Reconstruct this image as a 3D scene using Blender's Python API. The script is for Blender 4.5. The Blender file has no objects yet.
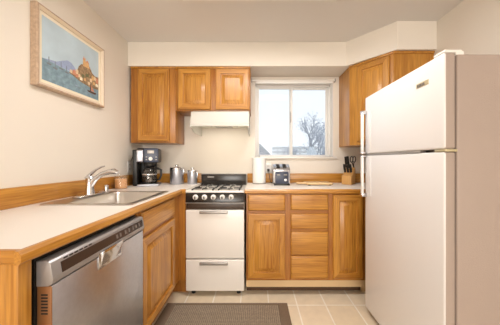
import bpy, bmesh, math, random
from mathutils import Vector, Matrix
R = math.radians
PI = math.pi
random.seed(7)
S = bpy.context.scene
C = S.collection

# ------------------------------------------------------------------ camera
cam_d = bpy.data.cameras.new('camera')
cam = bpy.data.objects.new('camera', cam_d)
C.objects.link(cam)
cam.location = (0, 0, 1.155)
cam.rotation_euler = (PI / 2, 0, 0)
cam_d.sensor_width = 36
cam_d.lens = 228 / 500 * 36
cam_d.shift_x = -6 / 500
cam_d.shift_y = -1.5 / 500
cam_d.clip_start = 0.02
S.camera = cam

# ------------------------------------------------------------------ world, large lights, exposure
W = bpy.data.worlds.new('sky')
S.world = W
W.use_nodes = True
bg = W.node_tree.nodes['Background']
bg.inputs['Color'].default_value = (0.84, 0.915, 1.0, 1)
bg.inputs['Strength'].default_value = 1.12
S.view_settings.view_transform = 'Standard'
S.view_settings.look = 'None'
S.view_settings.gamma = 1
S.view_settings.exposure = 0.30
FIXTURE_GLOW = 18.0
HOOD_GLOW = 20.0
ld = bpy.data.lights.new('rear_fill_light', 'AREA')  # added fill light behind the camera, not a real room lamp
ld.shape = 'RECTANGLE'
ld.size = 2.5
ld.size_y = 1.8
ld.energy = 92
ld.color = (1.0, 0.97, 0.94)
lo = bpy.data.objects.new('rear_fill_light', ld)
C.objects.link(lo)
lo.location = (0.05, -4.1, 1.35)
lo.rotation_euler = (R(88), 0, 0)

# ------------------------------------------------------------------ materials
def lin(c):
    c = c / 255
    return c / 12.92 if c <= 0.04045 else ((c + 0.055) / 1.055) ** 2.4
def rgb(r, g, b):
    return (lin(r), lin(g), lin(b), 1)

def mat(name, col, rough=0.5, metal=0.0, spec=0.5, coat=0.0, emit=None, glow=0.0,
        bump=None, mottled=None):
    """col = sRGB triple; bump = (scale, strength); mottled = (scale, amount)"""
    m = bpy.data.materials.new(name)
    m.use_nodes = True
    nt = m.node_tree
    p = nt.nodes['Principled BSDF']
    p.inputs['Base Color'].default_value = rgb(*col)
    p.inputs['Roughness'].default_value = rough
    p.inputs['Metallic'].default_value = metal
    p.inputs['Specular IOR Level'].default_value = spec
    p.inputs['Coat Weight'].default_value = coat
    if emit:
        p.inputs['Emission Color'].default_value = rgb(*emit)
        p.inputs['Emission Strength'].default_value = glow
    tc = nt.nodes.new('ShaderNodeTexCoord')
    if mottled:
        n = nt.nodes.new('ShaderNodeTexNoise')
        n.inputs['Scale'].default_value = mottled[0]
        n.inputs['Detail'].default_value = 4
        nt.links.new(tc.outputs['Object'], n.inputs['Vector'])
        r = nt.nodes.new('ShaderNodeValToRGB')
        a = mottled[1]
        c0 = tuple(max(0, v * (1 - a)) for v in rgb(*col)[:3]) + (1,)
        c1 = tuple(min(1, v * (1 + a)) for v in rgb(*col)[:3]) + (1,)
        r.color_ramp.elements[0].position = 0.3
        r.color_ramp.elements[1].position = 0.7
        r.color_ramp.elements[0].color = c0
        r.color_ramp.elements[1].color = c1
        nt.links.new(n.outputs['Fac'], r.inputs['Fac'])
        nt.links.new(r.outputs['Color'], p.inputs['Base Color'])
    if bump:
        n = nt.nodes.new('ShaderNodeTexNoise')
        n.inputs['Scale'].default_value = bump[0]
        n.inputs['Detail'].default_value = 3
        nt.links.new(tc.outputs['Object'], n.inputs['Vector'])
        b = nt.nodes.new('ShaderNodeBump')
        b.inputs['Strength'].default_value = bump[1]
        b.inputs['Distance'].default_value = 0.003
        nt.links.new(n.outputs['Fac'], b.inputs['Height'])
        nt.links.new(b.outputs['Normal'], p.inputs['Normal'])
    return m

def oak(name, axis, light=(204, 146, 60), dark=(156, 97, 28), rough=0.34):
    """oak veneer, the grain running along the given axis"""
    m = bpy.data.materials.new(name)
    m.use_nodes = True
    nt = m.node_tree
    N = nt.nodes.new
    L = nt.links.new
    p = nt.nodes['Principled BSDF']
    p.inputs['Roughness'].default_value = rough
    p.inputs['Coat Weight'].default_value = 0.25
    p.inputs['Coat Roughness'].default_value = 0.2
    tc = N('ShaderNodeTexCoord')
    oi = N('ShaderNodeObjectInfo')
    off = N('ShaderNodeVectorMath'); off.operation = 'MULTIPLY_ADD'
    cx = N('ShaderNodeCombineXYZ')
    for i in range(3):
        L(oi.outputs['Random'], cx.inputs[i])
    L(cx.outputs[0], off.inputs[0])
    off.inputs[1].default_value = (13, 17, 19)
    L(tc.outputs['Object'], off.inputs[2])
    def mapped(a, b):
        mp = N('ShaderNodeMapping')
        sc = [a, a, a]
        sc[axis] = b
        mp.inputs['Scale'].default_value = sc
        L(off.outputs[0], mp.inputs['Vector'])
        return mp
    # cathedral figure
    m1 = mapped(6.5, 0.75)
    n1 = N('ShaderNodeTexNoise'); n1.inputs['Scale'].default_value = 1.0
    n1.inputs['Detail'].default_value = 2; n1.inputs['Distortion'].default_value = 0.4
    L(m1.outputs[0], n1.inputs['Vector'])
    mul = N('ShaderNodeMath'); mul.operation = 'MULTIPLY'; mul.inputs[1].default_value = 9
    L(n1.outputs['Fac'], mul.inputs[0])
    pp = N('ShaderNodeMath'); pp.operation = 'PINGPONG'; pp.inputs[1].default_value = 0.5
    L(mul.outputs[0], pp.inputs[0])
    # pores
    m2 = mapped(120, 5)
    n2 = N('ShaderNodeTexNoise'); n2.inputs['Scale'].default_value = 1.0; n2.inputs['Detail'].default_value = 3
    L(m2.outputs[0], n2.inputs['Vector'])
    # broad board tone
    m3 = mapped(9, 0.4)
    n3 = N('ShaderNodeTexNoise'); n3.inputs['Scale'].default_value = 1.0
    L(m3.outputs[0], n3.inputs['Vector'])
    a1 = N('ShaderNodeMath'); a1.operation = 'MULTIPLY_ADD'; a1.inputs[1].default_value = 0.28
    L(pp.outputs[0], a1.inputs[0])
    a2 = N('ShaderNodeMath'); a2.operation = 'MULTIPLY_ADD'; a2.inputs[1].default_value = 1.0
    L(n2.outputs['Fac'], a2.inputs[0]); 
    a3 = N('ShaderNodeMath'); a3.operation = 'MULTIPLY_ADD'; a3.inputs[1].default_value = 0.75
    L(n3.outputs['Fac'], a3.inputs[0]); a3.inputs[2].default_value = -0.46
    L(a3.outputs[0], a2.inputs[2])
    L(a2.outputs[0], a1.inputs[2])
    r = N('ShaderNodeValToRGB')
    r.color_ramp.elements[0].position = 0.20
    r.color_ramp.elements[1].position = 0.74
    r.color_ramp.elements[0].color = rgb(*dark)
    r.color_ramp.elements[1].color = rgb(*light)
    L(a1.outputs[0], r.inputs['Fac'])
    L(r.outputs['Color'], p.inputs['Base Color'])
    b = N('ShaderNodeBump'); b.inputs['Strength'].default_value = 0.12; b.inputs['Distance'].default_value = 0.001
    L(n2.outputs['Fac'], b.inputs['Height'])
    L(b.outputs['Normal'], p.inputs['Normal'])
    return m

OAK_Z = oak('oak_vertical', 2)
OAK_X = oak('oak_across', 0)
OAK_Y = oak('oak_along', 1)
OAK = [OAK_Z, OAK_X, OAK_Y]
FR_Z = oak('oak_frame_vertical', 2, (182, 122, 48), (146, 86, 26))  # darker frame oak: partly finish, partly shade around the doors put into the colour
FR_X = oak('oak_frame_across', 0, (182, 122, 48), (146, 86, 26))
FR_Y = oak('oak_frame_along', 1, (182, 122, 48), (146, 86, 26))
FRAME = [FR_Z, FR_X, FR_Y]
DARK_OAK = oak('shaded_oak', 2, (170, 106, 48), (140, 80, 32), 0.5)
BOARD = oak('pale_maple', 0, (232, 200, 152), (214, 176, 124), 0.5)
BLOCK = oak('knife_block_wood', 2, (226, 178, 110), (208, 154, 84), 0.45)

M_WALL = mat('cream_wall_paint', (233, 225, 213), 0.75, bump=(160, 0.12), mottled=(1.2, 0.012))
M_CEIL = mat('white_ceiling_paint', (228, 224, 219), 0.85, bump=(120, 0.15))
M_LAM = mat('cream_laminate', (236, 229, 221), 0.38, mottled=(420, 0.05))
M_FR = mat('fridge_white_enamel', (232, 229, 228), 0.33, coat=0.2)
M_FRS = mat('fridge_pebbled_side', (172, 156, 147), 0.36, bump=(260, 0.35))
M_GASKET = mat('grey_gasket', (120, 108, 100), 0.7)
M_CHROME = mat('chrome', (215, 215, 218), 0.14, metal=1.0)
M_STEEL = mat('brushed_steel', (192, 195, 205), 0.34, metal=1.0, mottled=(60, 0.04))
M_DWP = mat('painted_steel_panel', (156, 152, 152), 0.4, metal=0.5)
M_SINK = mat('satin_sink_steel', (205, 200, 194), 0.28, metal=1.0)
M_SATIN = mat('satin_grey_handle', (170, 165, 160), 0.35, metal=0.6)
M_ENAMEL = mat('white_enamel', (236, 231, 224), 0.28, coat=0.3)
M_BLACK = mat('black_plastic', (22, 21, 21), 0.35)
M_PANEL = mat('black_glass_panel', (38, 33, 30), 0.2)
M_DWBAND = mat('dark_brown_control_glass', (58, 47, 43), 0.22)
M_IRON = mat('cast_iron', (30, 28, 28), 0.55)
M_VENT = mat('dark_brown_vent', (74, 60, 50), 0.35)
M_WHITE = mat('white_plastic', (240, 238, 234), 0.4)
M_VINYL = mat('white_window_vinyl', (238, 236, 232), 0.4)
M_TRIMW = mat('white_painted_trim', (236, 232, 226), 0.5)
M_SHELL = mat('polished_toaster_shell', (196, 196, 200), 0.24, metal=0.9)
M_PAPER = mat('paper_towel', (244, 242, 238), 0.9, bump=(90, 0.4))
M_WAX = mat('peach_wax', (228, 174, 122), 0.5)
M_HOODW = mat('hood_enamel', (202, 198, 190), 0.35, coat=0.2)
M_HOODIN = mat('hood_inner_enamel', (226, 222, 206), 0.4)
M_NAVY = mat('dark_blue_grey_plastic', (56, 64, 84), 0.3)
M_GREYTXT = mat('grey_lettering', (110, 102, 98), 0.5)
M_BADGE = mat('champagne_badge', (204, 194, 160), 0.3, metal=0.5)
M_TOE = mat('toe_kick_board', (216, 186, 142), 0.6)
M_RUBBER = mat('dark_vinyl_base', (94, 68, 48), 0.6)
M_DARKIN = mat('dark_opening', (26, 22, 19), 0.8)
M_LIGHT = mat('lit_diffuser', (255, 250, 240), 0.4, emit=(255, 251, 248), glow=FIXTURE_GLOW)
M_HOODLAMP = mat('hood_lamp_lens', (255, 250, 235), 0.4, emit=(255, 248, 230), glow=HOOD_GLOW)
M_FRAME = mat('weathered_gold_wood', (184, 158, 134), 0.45, mottled=(60, 0.18))
M_FRAMEIN = mat('pale_frame_slope', (224, 206, 182), 0.5)
M_MATB = mat('cream_mount', (240, 230, 208), 0.8)
M_DWSIDE = mat('edge_wood_reflection', (140, 96, 60), 0.3, metal=0.4)  # brown of the reflected wood put into the door edge colour

def glass_mat(name, veil, tint=(1, 1, 1, 1), thin=False):
    m = bpy.data.materials.new(name)
    m.use_nodes = True
    nt = m.node_tree
    nt.nodes.remove(nt.nodes['Principled BSDF'])
    out = nt.nodes['Material Output']
    t = nt.nodes.new('ShaderNodeBsdfTransparent'); t.inputs[0].default_value = tint
    g = nt.nodes.new('ShaderNodeBsdfGlossy'); g.inputs['Roughness'].default_value = 0.03
    f = nt.nodes.new('ShaderNodeFresnel'); f.inputs['IOR'].default_value = 1.3
    mx = nt.nodes.new('ShaderNodeMixShader')
    if thin: mx.inputs[0].default_value = 0.07
    else: nt.links.new(f.outputs[0], mx.inputs[0])
    nt.links.new(t.outputs[0], mx.inputs[1]); nt.links.new(g.outputs[0], mx.inputs[2])
    last = mx
    if veil:
        tr = nt.nodes.new('ShaderNodeBsdfTranslucent'); tr.inputs[0].default_value = (0.95, 0.95, 0.95, 1)
        m2 = nt.nodes.new('ShaderNodeMixShader'); m2.inputs[0].default_value = veil
        nt.links.new(mx.outputs[0], m2.inputs[1]); nt.links.new(tr.outputs[0], m2.inputs[2])
        last = m2
    nt.links.new(last.outputs[0], out.inputs['Surface'])
    return m
M_PANE = glass_mat('hazy_window_glass', 0.20)
M_CARAFE = glass_mat('carafe_glass', 0.0, (0.80, 0.78, 0.76, 1), True)
M_JAR = glass_mat('jar_glass', 0.0, (0.99, 0.985, 0.98, 1), True)

def tile_floor():
    m = bpy.data.materials.new('beige_floor_tile')
    m.use_nodes = True
    nt = m.node_tree
    N = nt.nodes.new; L = nt.links.new
    p = nt.nodes['Principled BSDF']
    p.inputs['Roughness'].default_value = 0.42
    tc = N('ShaderNodeTexCoord')
    mp = N('ShaderNodeMapping')
    mp.inputs['Location'].default_value = (-0.1025, -1.827, 0)
    L(tc.outputs['Object'], mp.inputs['Vector'])
    b = N('ShaderNodeTexBrick')
    b.offset = 0; b.squash = 1
    b.inputs['Scale'].default_value = 1
    b.inputs['Brick Width'].default_value = 0.2278
    b.inputs['Row Height'].default_value = 0.2278
    b.inputs['Mortar Size'].default_value = 0.006
    b.inputs['Mortar Smooth'].default_value = 0.2
    b.inputs['Color1'].default_value = rgb(232, 217, 192)
    b.inputs['Color2'].default_value = rgb(226, 210, 182)
    b.inputs['Mortar'].default_value = rgb(248, 241, 228)
    L(mp.outputs[0], b.inputs['Vector'])
    n = N('ShaderNodeTexNoise'); n.inputs['Scale'].default_value = 14; n.inputs['Detail'].default_value = 5
    L(tc.outputs['Object'], n.inputs['Vector'])
    r = N('ShaderNodeMapRange'); r.inputs['To Min'].default_value = 0.86; r.inputs['To Max'].default_value = 1.12
    L(n.outputs['Fac'], r.inputs['Value'])
    mx = N('ShaderNodeVectorMath'); mx.operation = 'SCALE'
    L(b.outputs['Color'], mx.inputs[0]); L(r.outputs[0], mx.inputs['Scale'])
    L(mx.outputs[0], p.inputs['Base Color'])
    bp = N('ShaderNodeBump'); bp.inputs['Strength'].default_value = 0.3; bp.inputs['Distance'].default_value = 0.003
    bp.invert = True
    L(b.outputs['Fac'], bp.inputs['Height'])
    L(bp.outputs[0], p.inputs['Normal'])
    return m

def weave(name, c1, c2, scale):
    m = bpy.data.materials.new(name)
    m.use_nodes = True
    nt = m.node_tree
    N = nt.nodes.new; L = nt.links.new
    p = nt.nodes['Principled BSDF']
    p.inputs['Roughness'].default_value = 0.9
    tc = N('ShaderNodeTexCoord')
    k = N('ShaderNodeTexChecker'); k.inputs['Scale'].default_value = scale
    k.inputs['Color1'].default_value = rgb(*c1); k.inputs['Color2'].default_value = rgb(*c2)
    mp = N('ShaderNodeMapping'); mp.inputs['Rotation'].default_value = (0, 0, R(45)); mp.inputs['Scale'].default_value = (1, 1, 0)
    mp.inputs['Location'].default_value = (0, 0, 0.3)
    L(tc.outputs['Object'], mp.inputs['Vector']); L(mp.outputs[0], k.inputs['Vector'])
    n = N('ShaderNodeTexNoise'); n.inputs['Scale'].default_value = 60
    L(tc.outputs['Object'], n.inputs['Vector'])
    r = N('ShaderNodeMapRange'); r.inputs['To Min'].default_value = 0.7; r.inputs['To Max'].default_value = 1.3
    L(n.outputs['Fac'], r.inputs['Value'])
    mx = N('ShaderNodeVectorMath'); mx.operation = 'SCALE'
    L(k.outputs['Color'], mx.inputs[0]); L(r.outputs[0], mx.inputs['Scale'])
    L(mx.outputs[0], p.inputs['Base Color'])
    bp = N('ShaderNodeBump'); bp.inputs['Strength'].default_value = 0.5; bp.inputs['Distance'].default_value = 0.003
    L(k.outputs['Fac'], bp.inputs['Height']); L(bp.outputs[0], p.inputs['Normal'])
    return m

# ------------------------------------------------------------------ mesh helpers
def BM():
    return bmesh.new()

def box(bm, x0, x1, y0, y1, z0, z1, bev=0.0, seg=2, mi=0):
    ret = bmesh.ops.create_cube(bm, size=1)
    vs = ret['verts']
    for v in vs:
        v.co = Vector((x0 + (v.co.x + .5) * (x1 - x0), y0 + (v.co.y + .5) * (y1 - y0), z0 + (v.co.z + .5) * (z1 - z0)))
    fs = set(f for v in vs for f in v.link_faces)
    for f in fs:
        f.material_index = mi
    if bev > 0:
        es = list(set(e for v in vs for e in v.link_edges))
        r = bmesh.ops.bevel(bm, geom=es, offset=bev, segments=seg, profile=0.5, affect='EDGES', clamp_overlap=True)
        for f in r['faces']:
            f.material_index = mi
    return vs

def prism(bm, pts, a0, a1, axis='z', mi=0, bev=0.0):
    """polygon pts extruded along axis: z -> pts are (x,y); x -> (y,z); y -> (x,z)"""
    def mk(p, a):
        return {'z': (p[0], p[1], a), 'x': (a, p[0], p[1]), 'y': (p[0], a, p[1])}[axis]
    A = [bm.verts.new(mk(p, a0)) for p in pts]
    B = [bm.verts.new(mk(p, a1)) for p in pts]
    fs = [bm.faces.new(A[::-1]), bm.faces.new(B)]
    n = len(pts)
    for i in range(n):
        fs.append(bm.faces.new((A[i], A[(i + 1) % n], B[(i + 1) % n], B[i])))
    for f in fs:
        f.material_index = mi
    bmesh.ops.recalc_face_normals(bm, faces=fs)
    if bev:
        es = list(set(e for f in fs for e in f.edges))
        bmesh.ops.bevel(bm, geom=es, offset=bev, segments=2, profile=0.5, affect='EDGES', clamp_overlap=True)

def lathe(bm, prof, cx, cy, seg=28, mi=0, cap=True):
    """prof: list of (radius, z) from bottom to top"""
    rings = []
    for r, z in prof:
        rings.append([bm.verts.new((cx + r * math.cos(2 * PI * i / seg), cy + r * math.sin(2 * PI * i / seg), z)) for i in range(seg)])
    for a, b in zip(rings, rings[1:]):
        for i in range(seg):
            f = bm.faces.new((a[i], a[(i + 1) % seg], b[(i + 1) % seg], b[i]))
            f.material_index = mi
    if cap:
        f = bm.faces.new(rings[0][::-1]); f.material_index = mi
        f = bm.faces.new(rings[-1]); f.material_index = mi

def tube(bm, pts, rad, seg=10, mi=0, flat=1.0):
    """round bar along pts; rad a number or one per point"""
    pts = [Vector(p) for p in pts]
    if not isinstance(rad, (list, tuple)):
        rad = [rad] * len(pts)
    rings = []
    up = Vector((0, 0, 1))
    prev = None
    for i, p in enumerate(pts):
        if i == 0: d = pts[1] - p
        elif i == len(pts) - 1: d = p - pts[i - 1]
        else: d = (pts[i + 1] - pts[i - 1])
        d.normalize()
        if prev is None:
            a = d.cross(up)
            if a.length < 1e-3: a = d.cross(Vector((1, 0, 0)))
        else:
            a = prev - d * prev.dot(d)
        a.normalize(); prev = a
        b = d.cross(a)
        rings.append([bm.verts.new(p + (a * math.cos(2 * PI * k / seg) + b * math.sin(2 * PI * k / seg) * flat) * rad[i]) for k in range(seg)])
    for A, B in zip(rings, rings[1:]):
        for k in range(seg):
            f = bm.faces.new((A[k], A[(k + 1) % seg], B[(k + 1) % seg], B[k])); f.material_index = mi
    f = bm.faces.new(rings[0][::-1]); f.material_index = mi
    f = bm.faces.new(rings[-1]); f.material_index = mi

def panel_loops(bm, x0, x1, z0, z1, loops, yb, side_mi=0, rail_mi=1, rail_upto=3):
    """concentric rectangles facing -Y; loops = [(inset, depth in front of yb)]"""
    prev = None
    for k, (ins, d) in enumerate(loops):
        y = yb - d
        v = [bm.verts.new(c) for c in ((x0 + ins, y, z0 + ins), (x1 - ins, y, z0 + ins), (x1 - ins, y, z1 - ins), (x0 + ins, y, z1 - ins))]
        if prev is None:
            f = bm.faces.new(v[::-1]); f.material_index = side_mi
        else:
            for i in range(4):
                f = bm.faces.new((prev[i], prev[(i + 1) % 4], v[(i + 1) % 4], v[i]))
                f.material_index = rail_mi if (i in (0, 2) and k <= rail_upto) else side_mi
        prev = v
    f = bm.faces.new(prev); f.material_index = side_mi

DOOR = [(0, 0), (0, .013), (.002, .017), (.006, .0195), (.048, .0195), (.0495, .005), (.053, .004), (.059, .004), (.063, .0065), (.090, .0175), (.0915, .0190)]
SLAB = [(0, 0), (0, .010), (.003, .015), (.009, .0185), (.014, .0195)]

def raised_door(bm, x0, x1, z0, z1, yb):
    panel_loops(bm, x0, x1, z0, z1, DOOR, yb, 0, 1, 4)
def slab(bm, x0, x1, z0, z1, yb):
    panel_loops(bm, x0, x1, z0, z1, SLAB, yb, 1, 1, 9)

def turned(bm, M):
    bm.transform(M)
    return bm

ROOTM = {}
def to_mesh(name, bm, mats):
    bmesh.ops.recalc_face_normals(bm, faces=bm.faces[:])
    me = bpy.data.meshes.new(name)
    bm.to_mesh(me)
    bm.free()
    for m in (mats if isinstance(mats, (list, tuple)) else [mats]):
        me.materials.append(m)
    for p in me.polygons:
        p.use_smooth = True
    me.set_sharp_from_angle(angle=R(32))
    return me

def thing(name, label, cat, loc=(0, 0, 0), rotz=0.0, group=None):
    o = bpy.data.objects.new(name, None)
    C.objects.link(o)
    o.empty_display_size = 0.1
    o.location = loc
    o.rotation_euler = (0, 0, rotz)
    o['label'] = label
    o['category'] = cat
    if group: o['group'] = group
    ROOTM[o] = Matrix.Translation(loc) @ Matrix.Rotation(rotz, 4, 'Z')
    return o

def part(parent, name, bm, mats, label=None, local=False):
    """one part; mesh given in room coordinates (or in the thing's own when local)"""
    root = parent
    while root.parent: root = root.parent
    if not local:
        bm.transform(ROOTM[root].inverted())
    o = bpy.data.objects.new(name, to_mesh(name, bm, mats))
    C.objects.link(o)
    o.parent = parent
    if label: o['label'] = label
    return o

def single(name, bm, mats, label, cat, loc=(0, 0, 0), group=None):
    bm.transform(Matrix.Translation(loc).inverted())
    o = bpy.data.objects.new(name, to_mesh(name, bm, mats))
    C.objects.link(o)
    o.location = loc
    o['label'] = label; o['category'] = cat
    if group: o['group'] = group
    ROOTM[o] = Matrix.Translation(loc)
    return o

def struct(name, bm, mats, parent=None):
    o = bpy.data.objects.new(name, to_mesh(name, bm, mats))
    C.objects.link(o)
    if parent: o.parent = parent
    else: o['kind'] = 'structure'
    ROOTM[o] = Matrix()
    return o

def dup(root, loc, rotz=None, label=None):
    r = root.copy(); C.objects.link(r); r.location = loc
    if rotz is not None: r.rotation_euler = (0, 0, rotz)
    if label: r['label'] = label
    for ch in list(root.children):
        c = ch.copy(); C.objects.link(c); c.parent = r
        for g in ch.children:
            d = g.copy(); C.objects.link(d); d.parent = c
    return r

# ------------------------------------------------------------------ room shell
XL, XR, YB, YF, ZC = -1.262, 1.515, 2.54, -4.6, 2.327
SOF = 2.09
bm = BM(); box(bm, XL - .1, XR + .1, YF - .1, YB + .1, -.1, 0); struct('floor', bm, tile_floor())
bm = BM(); box(bm, XL - .1, XR + .1, YF - .1, YB + .1, ZC, ZC + .1); struct('ceiling', bm, M_CEIL)
bm = BM(); box(bm, XL - .1, XL, YF, YB, 0, ZC); struct('wall_left', bm, M_WALL)
bm = BM(); box(bm, XR, XR + .1, YF, YB, 0, ZC); struct('wall_right', bm, M_WALL)
bm = BM(); box(bm, XL - .1, XR + .1, YF - .1, YF, 0, ZC); struct('wall_rear', bm, M_WALL)
# back wall with the window opening
WX0, WX1, WZ0, WZ1 = -.012, .858, 1.203, 2.03
bm = BM()
box(bm, XL - .1, WX0, YB, YB + .15, 0, ZC)
box(bm, WX1, XR + .1, YB, YB + .15, 0, ZC)
box(bm, WX0, WX1, YB, YB + .15, 0, WZ0)
box(bm, WX0, WX1, YB, YB + .15, WZ1, ZC)
struct('wall_back', bm, M_WALL)
# soffit over the wall cabinets, turning 45 degrees round the corner cabinet
bm = BM()
prism(bm, [(XL, YB), (XL, 2.245), (.886, 2.245), (1.183, 1.91), (XR, 1.91), (XR, YB)], SOF, ZC)
struct('wall_soffit', bm, M_WALL)

# window
win = bpy.data.objects.new('window_1', None); C.objects.link(win); win['kind'] = 'structure'
ROOTM[win] = Matrix()
bm = BM()
FY0, FY1 = YB + .085, YB + .145
fw = .024
box(bm, WX0, WX0 + fw, FY0, FY1, WZ0, WZ1, .004)
box(bm, WX1 - fw, WX1, FY0, FY1, WZ0, WZ1, .004)
box(bm, WX0, WX1, FY0, FY1, WZ0, WZ0 + .012, .002)
box(bm, WX0, WX1, FY0, FY1, WZ1 - fw, WZ1, .004)
struct('window_frame', bm, M_VINYL, win)
MX = .405
for (a, b, y) in ((WX0 + fw, MX + .018, FY0 + .008), (MX - .018, WX1 - fw, FY0 + .034)):
    bm = BM()
    z0, z1, s = WZ0 + .008, WZ1 - fw + .004, .024
    box(bm, a, a + s, y, y + .022, z0, z1, .003)
    box(bm, b - s, b, y, y + .022, z0, z1, .003)
    box(bm, a + s, b - s, y, y + .022, z0, z0 + .014, .003)
    box(bm, a + s, b - s, y, y + .022, z1 - s, z1, .003)
    sash = struct('window_sash', bm, M_VINYL, win)
    bm = BM(); box(bm, a + s - .004, b - s + .004, y + .009, y + .013, z0 + .010, z1 - s + .004)
    struct('window_pane', bm, M_PANE, sash)
bm = BM(); tube(bm, [(MX - .008, FY0 + .004, 1.60), (MX - .008, FY0 - .012, 1.62), (MX - .008, FY0 - .012, 1.70), (MX - .008, FY0 + .004, 1.72)], .005)
struct('window_latch', bm, M_SATIN, win)
bm = BM(); box(bm, WX0 - .035, WX1 + .035, YB - .028, YB + .085, WZ0 - .022, WZ0, .005)
struct('window_sill', bm, M_TRIMW, win)
bm = BM()
box(bm, WX1 - .004, WX1, YB, FY0, WZ0, WZ1); box(bm, WX0, WX0 + .004, YB, FY0, WZ0, WZ1); box(bm, WX0, WX1, YB, FY0, WZ1 - .004, WZ1)
struct('window_jamb', bm, M_TRIMW, win)

bl = thing('roller_blind', 'white rolled-up blind on a rail across the top of the window', 'blind', (.42, YB - .03, 2.035))
bm = BM(); tube(bm, [(-.045, YB - .028, 2.042), (.865, YB - .028, 2.042)], .011, 16); part(bl, 'roll', bm, M_TRIMW)
for x in (-.053, .865):
    bm = BM(); box(bm, x, x + .008, YB - .052, YB - .001, 2.026, 2.058, .002); part(bl, 'bracket', bm, M_SATIN)
bm = BM(); box(bm, .0, .845, YB - .034, YB - .024, 2.008, 2.0305, .003); part(bl, 'hem_bar', bm, M_WHITE)

# ------------------------------------------------------------------ ceiling light
lt = thing('ceiling_light', 'long white ceiling light box with rounded corners above the floor', 'ceiling light', (.025, 1.37, ZC))
bm = BM(); box(bm, -.505, .56, 1.18, 1.565, ZC - .084, ZC - .001, .018, 4); part(lt, 'housing', bm, M_WHITE)
bm = BM(); box(bm, -.470, .525, 1.215, 1.508, ZC - .088, ZC - .080, .003, 2); part(lt, 'diffuser', bm, M_LIGHT)

# ------------------------------------------------------------------ base cabinets, back run
FACE = 1.955
BOT = .132
TOP = .876
def frame_bars(bm, x0, x1, openings_z, y0=FACE, t=.02, s=.03):
    box(bm, x0, x0 + s, y0, y0 + t, BOT, TOP, mi=0)
    box(bm, x1 - s, x1, y0, y0 + t, BOT, TOP, mi=0)
    for a, b in openings_z:
        box(bm, x0 + s, x1 - s, y0, y0 + t, a, b, mi=1)
def base_unit(label, x0, x1, rails):
    t = thing('base_cabinet', label, 'cabinet', ((x0 + x1) / 2, FACE + .28, 0))
    bm = BM()
    frame_bars(bm, x0, x1, rails)
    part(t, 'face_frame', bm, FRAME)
    bm = BM()
    box(bm, x0, x0 + .016, FACE + .02, YB - .03, BOT, TOP)
    box(bm, x1 - .016, x1, FACE + .02, YB - .03, BOT, TOP)
    box(bm, x0 + .016, x1 - .016, FACE + .02, YB - .03, BOT, BOT + .016)
    box(bm, x0 + .016, x1 - .016, YB - .04, YB - .03, BOT + .016, TOP)
    part(t, 'carcass', bm, OAK)
    bm = BM()
    box(bm, x0, x1, FACE + .003, FACE + .019, .074, BOT - .0005)
    part(t, 'toe_kick', bm, M_TOE)
    bm = BM()
    box(bm, x0, x1, FACE + .080, FACE + .088, .0, .074, .001)
    part(t, 'base_strip', bm, M_RUBBER)
    return t
RT, RB = (.862, TOP), (BOT, .165)
t = base_unit('oak base cabinet with one drawer over a door, right beside the white range', -.083, .272, [RT, RB, (.69, .75)])
bm = BM(); slab(bm, -.068, .248, .731, .868, FACE); part(t, 'drawer', bm, OAK)
bm = BM(); raised_door(bm, -.068, .248, .153, .705, FACE); part(t, 'door', bm, OAK)
t = base_unit('oak base cabinet of four stacked drawers under the toaster and cutting board', .272, .637, [RT, RB, (.54, .585), (.69, .75), (.335, .37)])
for a, b in ((.736, .868), (.574, .705), (.357, .552), (.153, .345)):
    bm = BM(); slab(bm, .296, .616, a, b, FACE); part(t, 'drawer', bm, OAK)
t = base_unit('oak base cabinet with a single full-height door next to the fridge', .637, .93, [RT, RB])
bm = BM(); raised_door(bm, .657, .911, .153, .868, FACE); part(t, 'door', bm, OAK)

# blind corner unit behind the fridge
t = thing('corner_base_cabinet', 'plain oak cabinet side in the corner behind the fridge', 'cabinet', (1.22, FACE + .28, 0))
bm = BM(); box(bm, .932, XR - .004, FACE, YB - .03, BOT, TOP); part(t, 'carcass', bm, OAK)
bm = BM(); box(bm, .932, XR - .004, FACE + .066, FACE + .074, 0, BOT); part(t, 'toe_kick', bm, M_TOE)

# ------------------------------------------------------------------ left run
LX = -.66
t = thing('sink_cabinet', 'oak base cabinet with drawer front and door beyond the dishwasher', 'cabinet', (-.95, 1.62, 0))
def left_front(bm, kind, y0, y1, z0, z1):
    """front facing +X at x = LX, spanning y0..y1"""
    b = BM()
    (raised_door if kind == 'door' else slab)(b, 0, y1 - y0, z0, z1, 0)
    b.transform(Matrix.Translation((LX, y0, 0)) @ Matrix.Rotation(PI / 2, 4, 'Z'))
    me = bpy.data.meshes.new('tmp'); b.to_mesh(me); b.free(); bm.from_mesh(me); bpy.data.meshes.remove(me)
OAKL = [OAK_Z, OAK_Y]
bm = BM()
box(bm, LX - .02, LX, 1.262, 1.30, BOT, TOP); box(bm, LX - .02, LX, 1.80, FACE - .001, BOT, TOP)
box(bm, LX - .02, LX, 1.30, 1.80, .862, TOP, mi=1); box(bm, LX - .02, LX, 1.30, 1.80, .69, .75, mi=1); box(bm, LX - .02, LX, 1.30, 1.80, BOT, .165, mi=1)
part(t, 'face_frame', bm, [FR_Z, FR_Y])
bm = BM()
box(bm, XL + .004, LX - .02, 1.262, 1.274, BOT, TOP); box(bm, XL + .004, LX - .02, 1.274, FACE - .002, BOT, BOT + .016)
box(bm, XL + .004, LX - .02, FACE - .016, FACE - .002, BOT + .016, TOP)
part(t, 'carcass', bm, OAKL)
bm = BM(); left_front(bm, 'slab', 1.295, 1.805, .731, .862); part(t, 'drawer', bm, [OAK_Z, OAK_Y])
bm = BM(); left_front(bm, 'door', 1.295, 1.805, .153, .705); part(t, 'door', bm, [OAK_Z, OAK_Y])
bm = BM(); box(bm, -.745, -.735, 1.262, FACE + .06, 0, BOT); part(t, 'toe_kick', bm, DARK_OAK)
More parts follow.
